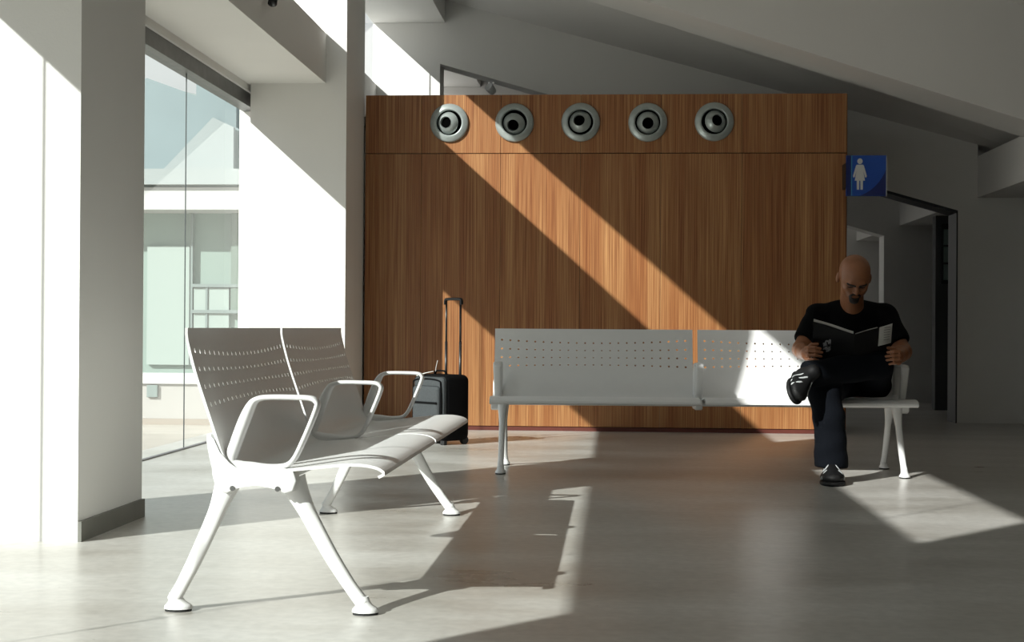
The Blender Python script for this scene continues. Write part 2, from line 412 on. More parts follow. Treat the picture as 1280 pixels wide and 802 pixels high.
# toilet sign
sg = empty('restroom_sign', (1.885, 11.30, 1.806)); tag(sg, 'blue square sign with a white woman pictogram beside the wood wall', 'sign')
M_blue = mat('sign_blue', (.012, .075, .40), .25, var=.05, scale=3); M_navy = mat('sign_navy', (.008, .02, .13), .25); M_pict = mat('pictogram_white', (.62, .63, .62), .5)
M_cyan = mat('sign_light_strip', (.05, .28, .50), .3)
Wd = .149
bm = bmesh.new(); bm_box(bm, -Wd, Wd, 0, .014, 0, .307, .002); from_bm('board', bm, M_blue, sg)
bm = bmesh.new(); prism_xz(bm, [(-Wd + .002, .002), (-.112, .002), (-.112, .305), (-Wd + .002, .305)], -.001, 0); from_bm('side_band', bm, M_navy, sg)
bm = bmesh.new(); prism_xz(bm, [(-.112, .002), (-.105, .002), (-.105, .305), (-.112, .305)], -.0015, 0); from_bm('light_strip', bm, M_cyan, sg)
arc = [(Wd - .002, .002)] + [(-.03, .002)] + [(Wd - .002 - .18 * cos(a) * 1.0 + .0, .002 + .19 * sin(a) * (1 - .25 * cos(a))) for a in [pi / 2 * i / 12 for i in range(1, 13)]]
arc = [(Wd - .002, .002), (-.05, .002), (-.01, .018), (.03, .042), (.065, .072), (.095, .105), (.12, .142), (.137, .175), (Wd - .002, .21)]
bm = bmesh.new(); prism_xz(bm, arc, -.0012, 0); from_bm('swoosh', bm, M_navy, sg)
bm = bmesh.new(); bm_box(bm, Wd, Wd + .004, -.002, .016, -.002, .309); from_bm('edge_strip', bm, M_pict, sg)
bm = bmesh.new(); bm_box(bm, -Wd - .003, -Wd, -.002, .1685, .06, .25); from_bm('bracket', bm, M_black, sg)
bm = bmesh.new()
cx = -.047
prism_xz(bm, [(cx + .0195 * cos(a), .262 + .0215 * sin(a)) for a in [2 * pi * i / 20 for i in range(20)]], -.0035, -.001)
from_bm('pictogram_head', bm, M_pict, sg); bm = bmesh.new()
prism_xz(bm, [(cx - .024, .236), (cx + .024, .236), (cx + .030, .226), (cx + .052, .150), (cx + .046, .138), (cx + .038, .144), (cx + .024, .192), (cx + .038, .116), (cx - .038, .116), (cx - .024, .192), (cx - .038, .144), (cx - .046, .138), (cx - .052, .150), (cx - .030, .226)], -.0035, -.001)
from_bm('pictogram_body', bm, M_pict, sg)
for s in (-1, 1):
  bm = bmesh.new(); prism_xz(bm, sorted([(cx + s * .004, .116), (cx + s * .023, .116), (cx + s * .022, .048), (cx + s * .005, .048)], key=lambda p: 0), -.0035, -.001)
  from_bm('pictogram_leg', bm, M_pict, sg)

# small spotlight under the opening head and black lamp on the long beam
sp = empty('ceiling_spotlight', (-1.115, 13.2, 2.999)); tag(sp, 'small white spotlight hanging under the sloping opening head above the wood wall', 'spotlight')
bm = bmesh.new(); cyl(bm, (0, 0, .0), (0, 0, -.05), .012); from_bm('stem', bm, M_coat, sp, smooth=True)
bm = bmesh.new(); lathe(bm, [(0, -.04), (.03, -.04), (.036, -.02), (.042, .04), (.036, .045), (.03, .035), (0, .03)], 20)
o = from_bm('head', bm, M_coat, sp, (0, 0, -.07), smooth=True); o.rotation_euler = (radians(-35), 0, radians(-35))
bm = bmesh.new(); bm_box(bm, -.03, .03, -.03, .03, -.012, 0, .004); from_bm('mount', bm, M_coat, sp)
bl = empty('beam_lamp', (-2.12, 8.80, 2.80)); tag(bl, 'small black lamp fixed to the long beam at the top edge of the picture', 'lamp')
bm = bmesh.new(); bm_box(bm, 0, .03, -.02, .02, -.03, .03, .003); from_bm('mount', bm, M_black, bl)
bm = bmesh.new(); lathe(bm, [(0, -.05), (.025, -.05), (.028, .05), (0, .05)], 16); o = from_bm('head', bm, M_black, bl, (.055, 0, -.02), smooth=True); o.rotation_euler = (radians(60), 0, 0)

# ------------------------------------------------------------------ outside
bm = bmesh.new(); bm_box(bm, -45, -3.0, -20, 60, -.25, -.02); struct(from_bm('ground_outside', bm, M_out_pave), 'pale beige paving outside')
ow = empty('low_wall', (-5.3, 12.1, -.02)); tag(ow, 'low pale wall with a white coping outside the glass', 'low wall')
for k in range(4):
    bm = bmesh.new(); bm_box(bm, -.545, .545, -.1, .1, .05, .335); from_bm('panel', bm, M_out_beige, ow, (-1.66 + 1.107 * k + .03, 0, .0))
bm = bmesh.new(); bm_box(bm, -2.3, 2.1, -.13, .13, .335, .42, .006); from_bm('coping', bm, M_out_white, ow)
bm = bmesh.new(); bm_box(bm, -.045, .045, -.03, 0, 0, .10, .004); o = from_bm('socket_box', bm, M_out_mull, ow, (1.50, -.1, .225)); o['label'] = 'small grey-brown box'
bm = bmesh.new(); bm_box(bm, -2.2, 2.1, -.14, .1, .0, .05); from_bm('plinth', bm, mat('plinth_tan', (.28, .24, .20), .8), ow)
bd = empty('glazed_building', (-7.5, 20, -.02)); tag(bd, 'white building with pale green glazing and blue-grey gable seen through the glass wall', 'building')
def bp(nm, x0, x1, y0, y1, z0, z1, m, par=None):
    bm = bmesh.new(); bm_box(bm, x0 + 7.5, x1 + 7.5, y0 - 20, y1 - 20, z0 + .02, z1 + .02); return from_bm(nm, bm, m, par or bd)
bp('wall', -14, -3.4, 20.3, 24, 0, 2.4, M_out_glass)
bp('parapet', -14, -3.4, 19.6, 24, 2.36, 2.66, M_out_white)
bp('parapet_cap', -14, -3.4, 19.5, 24, 2.69, 2.90, M_out_light)
bp('parapet_joint', -14, -3.4, 19.65, 24, 2.66, 2.69, M_out_mull)
bp('plinth', -14, -3.4, 20.1, 20.3, 0, .12, M_out_white)
M_pale = mat('pale_green_panel', (.30, .36, .33), .5); M_gg = mat('green_grey_panel', (.13, .175, .145), .4); M_gg2 = mat('mauve_grey_panel', (.20, .19, .185), .4)
for a, b in ((-6.5, -5.9), (-5.84, -5.67), (-5.63, -5.34)): bp('glass_panel', a, b, 20.22, 20.3, .25, 1.32 if b > -5.9 else 1.9, M_pale)
bp('mullion', -5.88, -5.85, 20.2, 20.3, .25, 2.36, M_out_mull); bp('mullion', -5.665, -5.635, 20.2, 20.3, .25, 1.33, M_out_mull)
for zz in (1.33, .97): bp('transom', -5.85, -5.0, 20.18, 20.3, zz, zz + .045, M_out_mull)
bp('wing_panel', -5.31, -5.15, 20.2, 20.3, 1.0, 2.36, M_gg); bp('wing_panel', -5.14, -4.6, 20.2, 20.3, 1.0, 2.36, M_gg2)
O = 7.5
def gp(nm, pts, y0, y1, m):
    bm = bmesh.new(); prism_xz(bm, [(x + O, z + .02) for x, z in pts], y0 - 20, y1 - 20); return from_bm(nm, bm, m, bd)
gp('bright_gable_face', [(-6.90, 3.05), (-5.73, 3.05), (-5.73, 3.78), (-6.05, 3.93)], 21.9, 22.0, M_out_light)
gp('gable', [(-9.0, 3.0), (-5.40, 3.0), (-5.40, 3.60), (-5.73, 3.80), (-5.73, 4.30), (-6.35, 4.75), (-6.35, 4.28), (-7.1, 4.55), (-9.0, 4.6)], 22.05, 22.8, M_out_blue)
gp('upper_wall', [(-12.0, 3.0), (-4.6, 3.0), (-4.6, 3.75), (-5.4, 4.2), (-12.0, 5.6)], 23.0, 23.4, M_out_light)

# ------------------------------------------------------------------ bench (local x = forward, y = along, z up)
BL = 2.305; PLN = 1.138
prof_pts = [(.036, .793), (.037, .765), (.050, .710), (.066, .655), (.088, .590), (.112, .520), (.136, .450), (.158, .413), (.19, .398), (.245, .400), (.34, .409),
            (.405, .416), (.476, .423), (.523, .423), (.561, .417), (.583, .407), (.590, .396), (.584, .388), (.572, .383)]
sp_ = spline([(a, 0, b) for a, b in prof_pts], 8)
P2 = np.array([(p.x, p.z) for p in sp_]); ds = np.r_[0, np.cumsum(np.hypot(*np.diff(P2, axis=0).T))]
def prof(s): return float(np.interp(s, ds, P2[:, 0])), float(np.interp(s, ds, P2[:, 1]))
s_of_z = lambda z: float(np.interp(-z, -P2[:60, 1], ds[:60]))
s1, s4 = s_of_z(.732), s_of_z(.578); dp = (s4 - s1) / 3
def seat_shell(y0, parent):
    bm = bmesh.new(); pit = .048; mar = (PLN - 23 * pit) / 2
    ls = [0, mar] + [mar + pit / 2 * k for k in range(1, 47)] + [PLN]
    sa = [0, (s1 - dp / 2) * .5] + [s1 - dp / 2 + dp / 2 * k for k in range(0, 9)]
    s = sa[-1] + .025
    while s < ds[-1] - .012: sa.append(s); s += (.012 if s > ds[-1] - .12 or abs(s - s_of_z(.42)) < .06 else .022)
    sa.append(float(ds[-1]))
    def warp(s, l):
        u = (l / PLN - .5) * 2
        return s + float(np.interp(s, [0, s1, s4, s4 + .14], [0, .021, -.012, 0])) * (1 - u * u)
    def pt(s, l):
        x, z = prof(warp(s, l)); return (x, y0 + l, z)
    vs = {}
    def V(i, j):
        if (i, j) not in vs: vs[(i, j)] = bm.verts.new(pt(sa[i], ls[j]))
        return vs[(i, j)]
    hole_i0 = 2
    skip = set()
    for r in range(4):
        for c in range(23):
            i = hole_i0 + 2 * r; j = 1 + 2 * c
            ring = [(i, j), (i, j + 1), (i, j + 2), (i + 1, j + 2), (i + 2, j + 2), (i + 2, j + 1), (i + 2, j), (i + 1, j)]
            sc_, lc = sa[i + 1], ls[j + 1]; u = (lc / PLN - .5) * 2
            rad = .0055 + .0020 * u * u
            hv = [bm.verts.new(pt(sc_ + rad * a, lc + rad * b)) for a, b in ((-.707, -.707), (-1, 0), (-.707, .707), (0, 1), (.707, .707), (1, 0), (.707, -.707), (0, -1))]
            for k in range(8): bm.faces.new((V(*ring[k]), V(*ring[(k + 1) % 8]), hv[(k + 1) % 8], hv[k]))
            for a in (0, 1):
                for b in (0, 1): skip.add((i + a, j + b))
    for i in range(len(sa) - 1):
        for j in range(len(ls) - 1):
            if (i, j) in skip: continue
            bm.faces.new((V(i, j), V(i, j + 1), V(i + 1, j + 1), V(i + 1, j)))
    bmesh.ops.recalc_face_normals(bm, faces=bm.faces[:])
    # thickness
    for f in bm.faces: f.normal_update()
    f0 = bm.faces[0]
    if f0.normal.x < 0: bmesh.ops.reverse_faces(bm, faces=bm.faces[:])
    me = bpy.data.meshes.new('seat_shell'); bm.to_mesh(me); bm.free()
    me.polygons.foreach_set('use_smooth', [True] * len(me.polygons))
    o = link('seat_shell', me, M_coat, parent)
    md = o.modifiers.new('solid', 'SOLIDIFY'); md.thickness = .008; md.offset = -1; md.use_rim = True
    dg = bpy.context.evaluated_depsgraph_get(); me2 = bpy.data.meshes.new_from_object(o.evaluated_get(dg)); o.modifiers.clear(); o.data = me2
    shade_auto(o, 35)
    return o
def arm(parent, y):
    ctr = [(.152, .425), (.166, .475), (.190, .540), (.210, .582), (.228, .597), (.262, .602), (.330, .602), (.375, .600), (.392, .590), (.393, .576), (.376, .530), (.350, .470), (.330, .432), (.308, .414), (.27, .409), (.22, .407), (.178, .409)]
    pts = spline([(a, y, b) for a, b in ctr], 5, True)
    ra = []; rb = []
    for p in pts:
        t = min(1, max(0, (p.z - .42) / .17)); ra.append(.019 + .004 * t)
        top = p.z > .585
        rb.append(.0075 if p.x > .24 else .0075 + .009 * (1 if p.z < .56 else (.6 if p.z < .59 else .1)))
    # smooth the radii
    n = len(rb)
    for _ in range(6): rb = [(rb[i - 1] + rb[i] + rb[(i + 1) % n]) / 3 for i in range(n)]
    bm = bmesh.new(); sweep(bm, pts, ra, rb, closed=True, ref=(0, 1, 0), n=14, p=2.6)
    o = from_bm('armrest', bm, M_coat, parent, smooth=True); return o
def leg(parent, y, front):
    if front: c = [(.318, .372), (.335, .335), (.372, .263), (.430, .160), (.482, .080), (.520, .030)]; ds_ = -1; foot = (.489, .565); top = (.52, .028)
    else: c = [(.140, .372), (.127, .335), (.098, .263), (.052, .160), (.012, .080), (-.016, .030)]; ds_ = 1; foot = (-.043, .038); top = (-.012, .028)
    pts = spline([(a, y, b) for a, b in c], 5); N = len(pts)
    rb = [float(np.interp(i / (N - 1), [0, .15, .35, .8, 1], [.040, .034, .024, .0185, .019])) for i in range(N)]
    ra = [float(np.interp(i / (N - 1), [0, .15, .4, .85, 1], [.030, .027, .017, .016, .020])) for i in range(N)]
    bm = bmesh.new(); sweep(bm, pts, ra, rb, ref=(0, 1, 0), n=14, p=2.8)
    # foot: flared shoe, rounded plan
    fc = (foot[0] + foot[1]) / 2; fl_ = (foot[1] - foot[0]) / 2
    rings = []
    for z, k, w_, sh in ((.007, 1, .030, 0), (.013, .99, .0295, 0), (.019, .86, .026, 0), (.026, .62, .021, .4), (.036, .50, .018, .8), (.05, .42, .016, 1)):
        cx_ = fc + (top[0] - fc) * sh
        rings.append([bm.verts.new((cx_ + fl_ * k * cos(2 * pi * i / 16), y + w_ * sin(2 * pi * i / 16), z)) for i in range(16)])
    for A, B in zip(rings, rings[1:]):
        for k in range(16): bm.faces.new((A[k], A[(k + 1) % 16], B[(k + 1) % 16], B[k]))
    bm.faces.new(rings[0][::-1]); bm.faces.new(rings[-1])
    o = from_bm('leg', bm, M_coat, parent, smooth=True); shade_auto(o, 60)
    bm = bmesh.new(); r = [[bm.verts.new((fc + fl_ * .94 * cos(2 * pi * i / 16), y + .028 * sin(2 * pi * i / 16), z)) for i in range(16)] for z in (0, .009)]
    for k in range(16): bm.faces.new((r[0][k], r[0][(k + 1) % 16], r[1][(k + 1) % 16], r[1][k]))
    bm.faces.new(r[0][::-1]); bm.faces.new(r[1]); g = from_bm('foot_pad', bm, M_rubber, o); g['label'] = 'thin black rubber glide'
def frame(parent, y0, y1, legs=True):
    top = [(.335, .402), (.30, .408), (.26, .402), (.205, .398), (.176, .402), (.152, .418), (.130, .450), (.112, .488), (.104, .500)]
    left = [(.092, .498), (.091, .480), (.100, .440), (.106, .415), (.108, .388), (.115, .368)]
    bot = [(.125, .345), (.150, .335), (.172, .350), (.195, .362), (.232, .367), (.265, .362), (.288, .350), (.310, .337), (.335, .345), (.345, .375)] if legs else [(.125, .352), (.16, .345), (.232, .350), (.30, .345), (.335, .350), (.345, .375)]
    pts = top + left + bot
    bm = bmesh.new(); prism_xz(bm, pts, y0, y1)
    es = [e for e in bm.edges if abs(e.verts[0].co.y - e.verts[1].co.y) < 1e-6]
    bmesh.ops.bevel(bm, geom=es, offset=.006, segments=3, affect='EDGES', profile=.5, clamp_overlap=True)
    o = from_bm('side_frame' if legs else 'middle_bracket', bm, M_coat, parent); shade_auto(o, 40)
    if legs:
        for xx in (.166, .292):
            s = -1 if y0 < 1 else 1; yy = y0 if s < 0 else y1
            bm = bmesh.new(); cyl(bm, (xx, yy + s * .003, .352), (xx, yy - s * .01, .352), .0075, 10); from_bm('screw', bm, M_screw, o, smooth=False)
def make_bench():
    root = empty('waiting_bench', (0, 0, 0))
    seat_shell(0, root); seat_shell(BL - PLN, root)
    for y, a, b in ((.06, -.005, .050), (BL - .06, BL - .050, BL + .005)):
        for f in (False, True): leg(root, y, f)
        frame(root, a, b)
    frame(root, BL / 2 - .021, BL / 2 + .021, False)
    arm(root, .032); arm(root, BL - .032); arm(root, BL / 2)
    for xx in (.205, .300):
        bm = bmesh.new(); sweep(bm, [(xx, .03, .380), (xx, BL - .03, .380)], .014, .014, n=10); o = from_bm('cross_rail', bm, M_coat, root, smooth=True)
    return root
near = make_bench(); near.location = (-1.213, 4.022, 0)
tag(near, 'near white perforated metal bench at left, seen from its end, nobody on it', 'bench', 'white perforated waiting benches')
def copy_tree(o, parent=None):
    c = o.copy(); COL.objects.link(c)
    if parent is not None: c.parent = parent
    for ch in o.children: copy_tree(ch, c)
    return c
bpy.context.view_layer.update()
far = copy_tree(near); far.location = (-.690, 8.585, 0); far.rotation_euler = (0, 0, radians(-90 + 1.6))
tag(far, 'far white perforated metal bench in front of the wood wall with the reading man', 'bench', 'white perforated waiting benches')

# ------------------------------------------------------------------ suitcase
M_suit = mat('charcoal_fabric', (.040, .045, .048), .75, var=.15, scale=90, bump=.3, bscale=400)
M_suitb = mat('black_fabric', (.002, .002, .0025), .8, spec=.12, bump=.3, bscale=400)
sc_ = empty('trolley_suitcase', (-1.175, 10.12, 0), radians(-43)); tag(sc_, 'small black and charcoal trolley suitcase with raised handle left of the far bench', 'suitcase')
# local: front pockets toward -y, width along x
Wc, Dc, H0, H1 = .165, .115, .025, .475
bm = bmesh.new(); bm_box(bm, -Wc, Wc, -Dc, Dc, H0, H1); bmesh.ops.bevel(bm, geom=bm.edges[:], offset=.045, segments=5, affect='EDGES', profile=.5)
o = from_bm('body', bm, M_suitb, sc_); shade_auto(o, 50)
bm = bmesh.new(); bm_box(bm, -Wc + .006, Wc - .006, -Dc - .022, -Dc + .03, H0 + .03, H1 - .012); bmesh.ops.bevel(bm, geom=bm.edges[:], offset=.035, segments=4, affect='EDGES', profile=.5)
o = from_bm('front_panel', bm, M_suit, sc_); shade_auto(o, 50); o['label'] = 'charcoal grey front'
bm = bmesh.new(); bm_box(bm, -Wc + .022, Wc - .03, -Dc - .045, -Dc + .0, H0 + .045, H1 - .075); bmesh.ops.bevel(bm, geom=bm.edges[:], offset=.028, segments=4, affect='EDGES', profile=.5)
pk = from_bm('front_pocket', bm, M_suit, sc_); shade_auto(pk, 50)
bm = bmesh.new(); sweep(bm, [(-Wc + .03, -Dc - .047, .285), (Wc - .04, -Dc - .047, .285)], .008, .004, n=8, ref=(0, 0, 1)); from_bm('zip', bm, M_suitb, pk)
bm = bmesh.new(); sweep(bm, spline([(-Wc + .016, -Dc - .024, .10), (-Wc + .016, -Dc - .024, .38), (-Wc + .05, -Dc - .024, .44), (Wc - .06, -Dc - .024, .44), (Wc - .022, -Dc - .024, .38), (Wc - .022, -Dc - .024, .08)], 6), .005, .005, n=8); from_bm('piping', bm, M_suitb, sc_, smooth=True)
bm = bmesh.new(); bm_box(bm, Wc - .032, Wc - .024, -Dc - .05, -Dc - .044, .10, .16, .002); o = from_bm('zip_pull', bm, M_screw, pk); 
bm = bmesh.new(); sweep(bm, spline([(-.06, -.02, H1 - .004), (-.045, -.02, H1 + .022), (.045, -.02, H1 + .022), (.06, -.02, H1 - .004)], 6), .012, .006, n=8, ref=(0, 1, 0)); from_bm('carry_handle', bm, M_suitb, sc_, smooth=True)
for s in (-1, 1):
    bm = bmesh.new(); cyl(bm, (s * .075, Dc - .022, .30), (s * .075, Dc - .022, .70), .0095, 10); cyl(bm, (s * .075, Dc - .022, .69), (s * .075, Dc - .022, .985), .0075, 10)
    from_bm('handle_rod', bm, M_black, sc_, smooth=True)
bm = bmesh.new(); sweep(bm, spline([(-.086, Dc - .022, .955), (-.084, Dc - .022, .985), (-.06, Dc - .022, .993), (.06, Dc - .022, .993), (.084, Dc - .022, .985), (.086, Dc - .022, .955)], 5), .013, .010, n=10, ref=(0, 1, 0)); from_bm('grip', bm, M_black, sc_, smooth=True)
for s in (-1, 1):
    bm = bmesh.new(); cyl(bm, (s * .13 - .014, Dc - .03, .028), (s * .13 + .014, Dc - .03, .028), .028, 16); from_bm('wheel', bm, M_rubber, sc_, smooth=False)
    bm = bmesh.new(); bm_box(bm, s * .12 - .02, s * .12 + .02, -Dc + .01, -Dc + .04, 0, .03, .004); from_bm('foot', bm, M_rubber, sc_)
M_tag = mat('paper_tag', (.72, .72, .68), .6)
bm = bmesh.new(); sweep(bm, spline([(-.03, -.06, H1 + .02), (-.06, -.10, H1 + .01), (-.10, -.15, H1 - .01)], 6), .010, .0012, n=6, ref=(1, 0, 0)); o = from_bm('luggage_tag', bm, M_tag, sc_); o['label'] = 'white paper luggage tag'
bm = bmesh.new(); sweep(bm, spline([(-.04, -.03, H1 + .02), (-.036, -.03, H1 + .05), (-.02, -.03, H1 + .095)], 5), .0018, n=6); from_bm('tag_string', bm, M_tag, sc_)

# ------------------------------------------------------------------ implicit surfaces for the person
def nets(f, lo, hi, h):
    lo = np.array(lo, np.float32); n = np.ceil((np.array(hi) - lo) / h).astype(int) + 1
    ax = [lo[i] + h * np.arange(n[i], dtype=np.float32) for i in range(3)]
    X, Y, Z = np.meshgrid(*ax, indexing='ij'); D = f(X, Y, Z).astype(np.float32)
    I = D < 0
    cx_ = np.zeros([k - 1 for k in n], np.int8)
    for a in (0, 1):
        for b in (0, 1):
            for c in (0, 1): cx_ += I[a:n[0] - 1 + a, b:n[1] - 1 + b, c:n[2] - 1 + c]
    act = (cx_ > 0) & (cx_ < 8); idx = np.argwhere(act)
    ids = -np.ones(act.shape, np.int64); ids[act] = np.arange(len(idx))
    acc = np.zeros((len(idx), 3), np.float32); cnt = np.zeros(len(idx), np.float32)
    cor = [(a, b, c) for a in (0, 1) for b in (0, 1) for c in (0, 1)]
    for p in cor:
        for q in cor:
            if sum(q) == sum(p) + 1 and sum(abs(p[i] - q[i]) for i in range(3)) == 1:
                A = D[idx[:, 0] + p[0], idx[:, 1] + p[1], idx[:, 2] + p[2]]; B = D[idx[:, 0] + q[0], idx[:, 1] + q[1], idx[:, 2] + q[2]]
                k = (A < 0) != (B < 0); t = np.where(k, A / np.where(k, A - B, 1), 0)
                pos = np.array(p, np.float32) + t[:, None] * (np.array(q, np.float32) - np.array(p, np.float32))
                acc[k] += pos[k]; cnt[k] += 1
    verts = lo + h * (idx + acc / cnt[:, None])
    quads = []
    for a in range(3):
        b, c = (a + 1) % 3, (a + 2) % 3
        s0 = [slice(None)] * 3; s1_ = [slice(None)] * 3; s0[a] = slice(0, -1); s1_[a] = slice(1, None)
        A, B = I[tuple(s0)], I[tuple(s1_)]
        E = np.argwhere(A != B)
        E = E[(E[:, b] > 0) & (E[:, c] > 0) & (E[:, b] < n[b] - 1) & (E[:, c] < n[c] - 1)]
        fl = A[E[:, 0], E[:, 1], E[:, 2]]
        def g(db, dc):
            e = E.copy(); e[:, b] += db; e[:, c] += dc; return ids[e[:, 0], e[:, 1], e[:, 2]]
        q = np.stack([g(-1, -1), g(0, -1), g(0, 0), g(-1, 0)], 1)
        q[~fl] = q[~fl][:, ::-1]; quads.append(q)
    return verts, np.concatenate(quads)
def cap(a, b, r1, r2):
    a = np.array(a, np.float32); b = np.array(b, np.float32); ab = b - a; L = float(ab @ ab)
    def f(X, Y, Z):
        t = np.clip(((X - a[0]) * ab[0] + (Y - a[1]) * ab[1] + (Z - a[2]) * ab[2]) / L, 0, 1)
        return np.sqrt((X - a[0] - t * ab[0]) ** 2 + (Y - a[1] - t * ab[1]) ** 2 + (Z - a[2] - t * ab[2]) ** 2) - (r1 + (r2 - r1) * t)
    return f
def ell(c, r, R=None):
    c = np.array(c, np.float32); r = np.array(r, np.float32)
    def f(X, Y, Z):
        x, y, z = X - c[0], Y - c[1], Z - c[2]
        if R is not None: x, y, z = [R[0][i] * x + R[1][i] * y + R[2][i] * z for i in range(3)]
        k0 = np.sqrt((x / r[0]) ** 2 + (y / r[1]) ** 2 + (z / r[2]) ** 2) + 1e-6
        k1 = np.sqrt((x / r[0] ** 2) ** 2 + (y / r[1] ** 2) ** 2 + (z / r[2] ** 2) ** 2) + 1e-6
        return k0 * (k0 - 1) / k1
    return f
def smin(a, b, k):
    h_ = np.clip(.5 + .5 * (b - a) / k, 0, 1); return b + (a - b) * h_ - k * h_ * (1 - h_)
def union(fs, k):
    def f(X, Y, Z):
        d = fs[0](X, Y, Z)
        for g in fs[1:]: d = smin(d, g(X, Y, Z), k)
        return d
    return f
def to_obj(name, parts, m, parent, org):
    vs, fs, off = [], [], 0
    for v, q in parts: vs.append(v - np.array(org)); fs.append(q + off); off += len(v)
    v = np.concatenate(vs); q = np.concatenate(fs)
    me = bpy.data.meshes.new(name); me.from_pydata(v.tolist(), [], q.tolist()); me.validate()
    me.polygons.foreach_set('use_smooth', [True] * len(me.polygons))
    return link(name, me, m, parent)

M_skin = mat('tanned_skin', (.27, .108, .048), .42, var=.08, scale=25)
M_hair = mat('dark_hair', (.018, .012, .010), .7, bump=.4, bscale=500)
M_tee = mat('black_cotton', (.0030, .0030, .0035), .95, spec=.1, bump=.2, bscale=200)
M_jean = mat('dark_navy_denim', (.0025, .0035, .0058), .9, spec=.12, bump=.3, bscale=260)
M_shoe = mat('black_leather', (.006, .006, .0065), .55, spec=.25, bump=.1, bscale=150)
M_sole = mat('black_sole', (.010, .010, .010), .6, spec=.25)
M_stripe = mat('silver_stripe', (.42, .44, .44), .4)

ORG = (1.33, 8.30, 0.0)
man = empty('person', ORG); tag(man, 'bald man in black T-shirt sitting cross-legged on the far bench reading a magazine', 'person')
pel = (1.36, 8.39, .525); ch = (1.325, 8.37, .74); uc = (1.312, 8.345, .845); nb = (1.312, 8.305, .925)
shR, shL = (1.130, 8.33, .880), (1.500, 8.33, .880)
elR, elL = (1.018, 8.195, .690), (1.572, 8.200, .680)
wrR, wrL = (1.018, 7.985, .668), (1.490, 7.985, .655)
hpR, hpL = (1.275, 8.36, .50), (1.440, 8.36, .50)
knR, anR = (1.110, 7.925, .480), (1.138, 7.845, .10)
knL, anL = (1.395, 7.985, .615), (.992, 7.800, .562)

# head frame
HC = Vector((1.302, 8.165, 1.082)); HR = Euler((radians(33), radians(2), radians(3)), 'XYZ').to_matrix()
HS = .98; HX = 1.09
def HP(x, y, z): return tuple(HC + HR @ Vector((x * HS * HX, y * HS, z * HS)))
R3 = [[HR[i][j] for j in range(3)] for i in range(3)]
def hel(c, r): return ell(HP(*c), (r[0] * HS * HX, r[1] * HS, r[2] * HS), R3)
def hcap(a, b, r1, r2): return cap(HP(*a), HP(*b), r1 * HS, r2 * HS)
cran = union([hel((0, .018, .035), (.078, .095, .088)), hel((0, -.030, -.005), (.068, .062, .080)), hel((0, -.035, -.052), (.060, .052, .052))], .03)
face_add = union([hcap((-.030, -.083, .008), (.030, -.083, .008), .013, .013), hcap((0, -.092, .0), (0, -.114, -.030), .009, .0125), hel((0, -.078, -.100), (.022, .018, .017)),
                  hel((-.034, -.070, -.030), (.022, .020, .020)), hel((.034, -.070, -.030), (.022, .020, .020))], .012)
lips = union([hcap((-.016, -.084, -.064), (.016, -.084, -.064), .0075, .0075), hcap((-.015, -.082, -.074), (.015, -.082, -.074), .0075, .0075)], .004)
nostr = union([hel((-.010, -.100, -.036), (.008, .010, .007)), hel((.010, -.100, -.036), (.008, .010, .007))], .004)
ears = union([hel((-.080, .014, -.010), (.010, .018, .032)), hel((.080, .014, -.010), (.010, .018, .032))], .004)
eyes = union([hel((-.030, -.074, -.010), (.014, .012, .010)), hel((.030, -.074, -.010), (.014, .012, .010))], .002)
sock = [hel((-.031, -.098, -.010), (.021, .026, .014)), hel((.031, -.098, -.010), (.021, .026, .014))]
def head_f(X, Y, Z):
    d = smin(cran(X, Y, Z), face_add(X, Y, Z), .016)
    for s in sock:
        v = -s(X, Y, Z); d = -smin(-d, -v, .010)
    d = np.minimum(d, eyes(X, Y, Z))
    d = smin(d, lips(X, Y, Z), .006); d = smin(d, nostr(X, Y, Z), .005); d = smin(d, ears(X, Y, Z), .006)
    return d
neck = cap((1.312, 8.315, .88), HP(0, .035, -.045), .066, .060)
def headneck(X, Y, Z): return smin(head_f(X, Y, Z), neck(X, Y, Z), .025)
parts = [nets(headneck, (1.19, 8.02, .84), (1.42, 8.40, 1.205), .0038)]

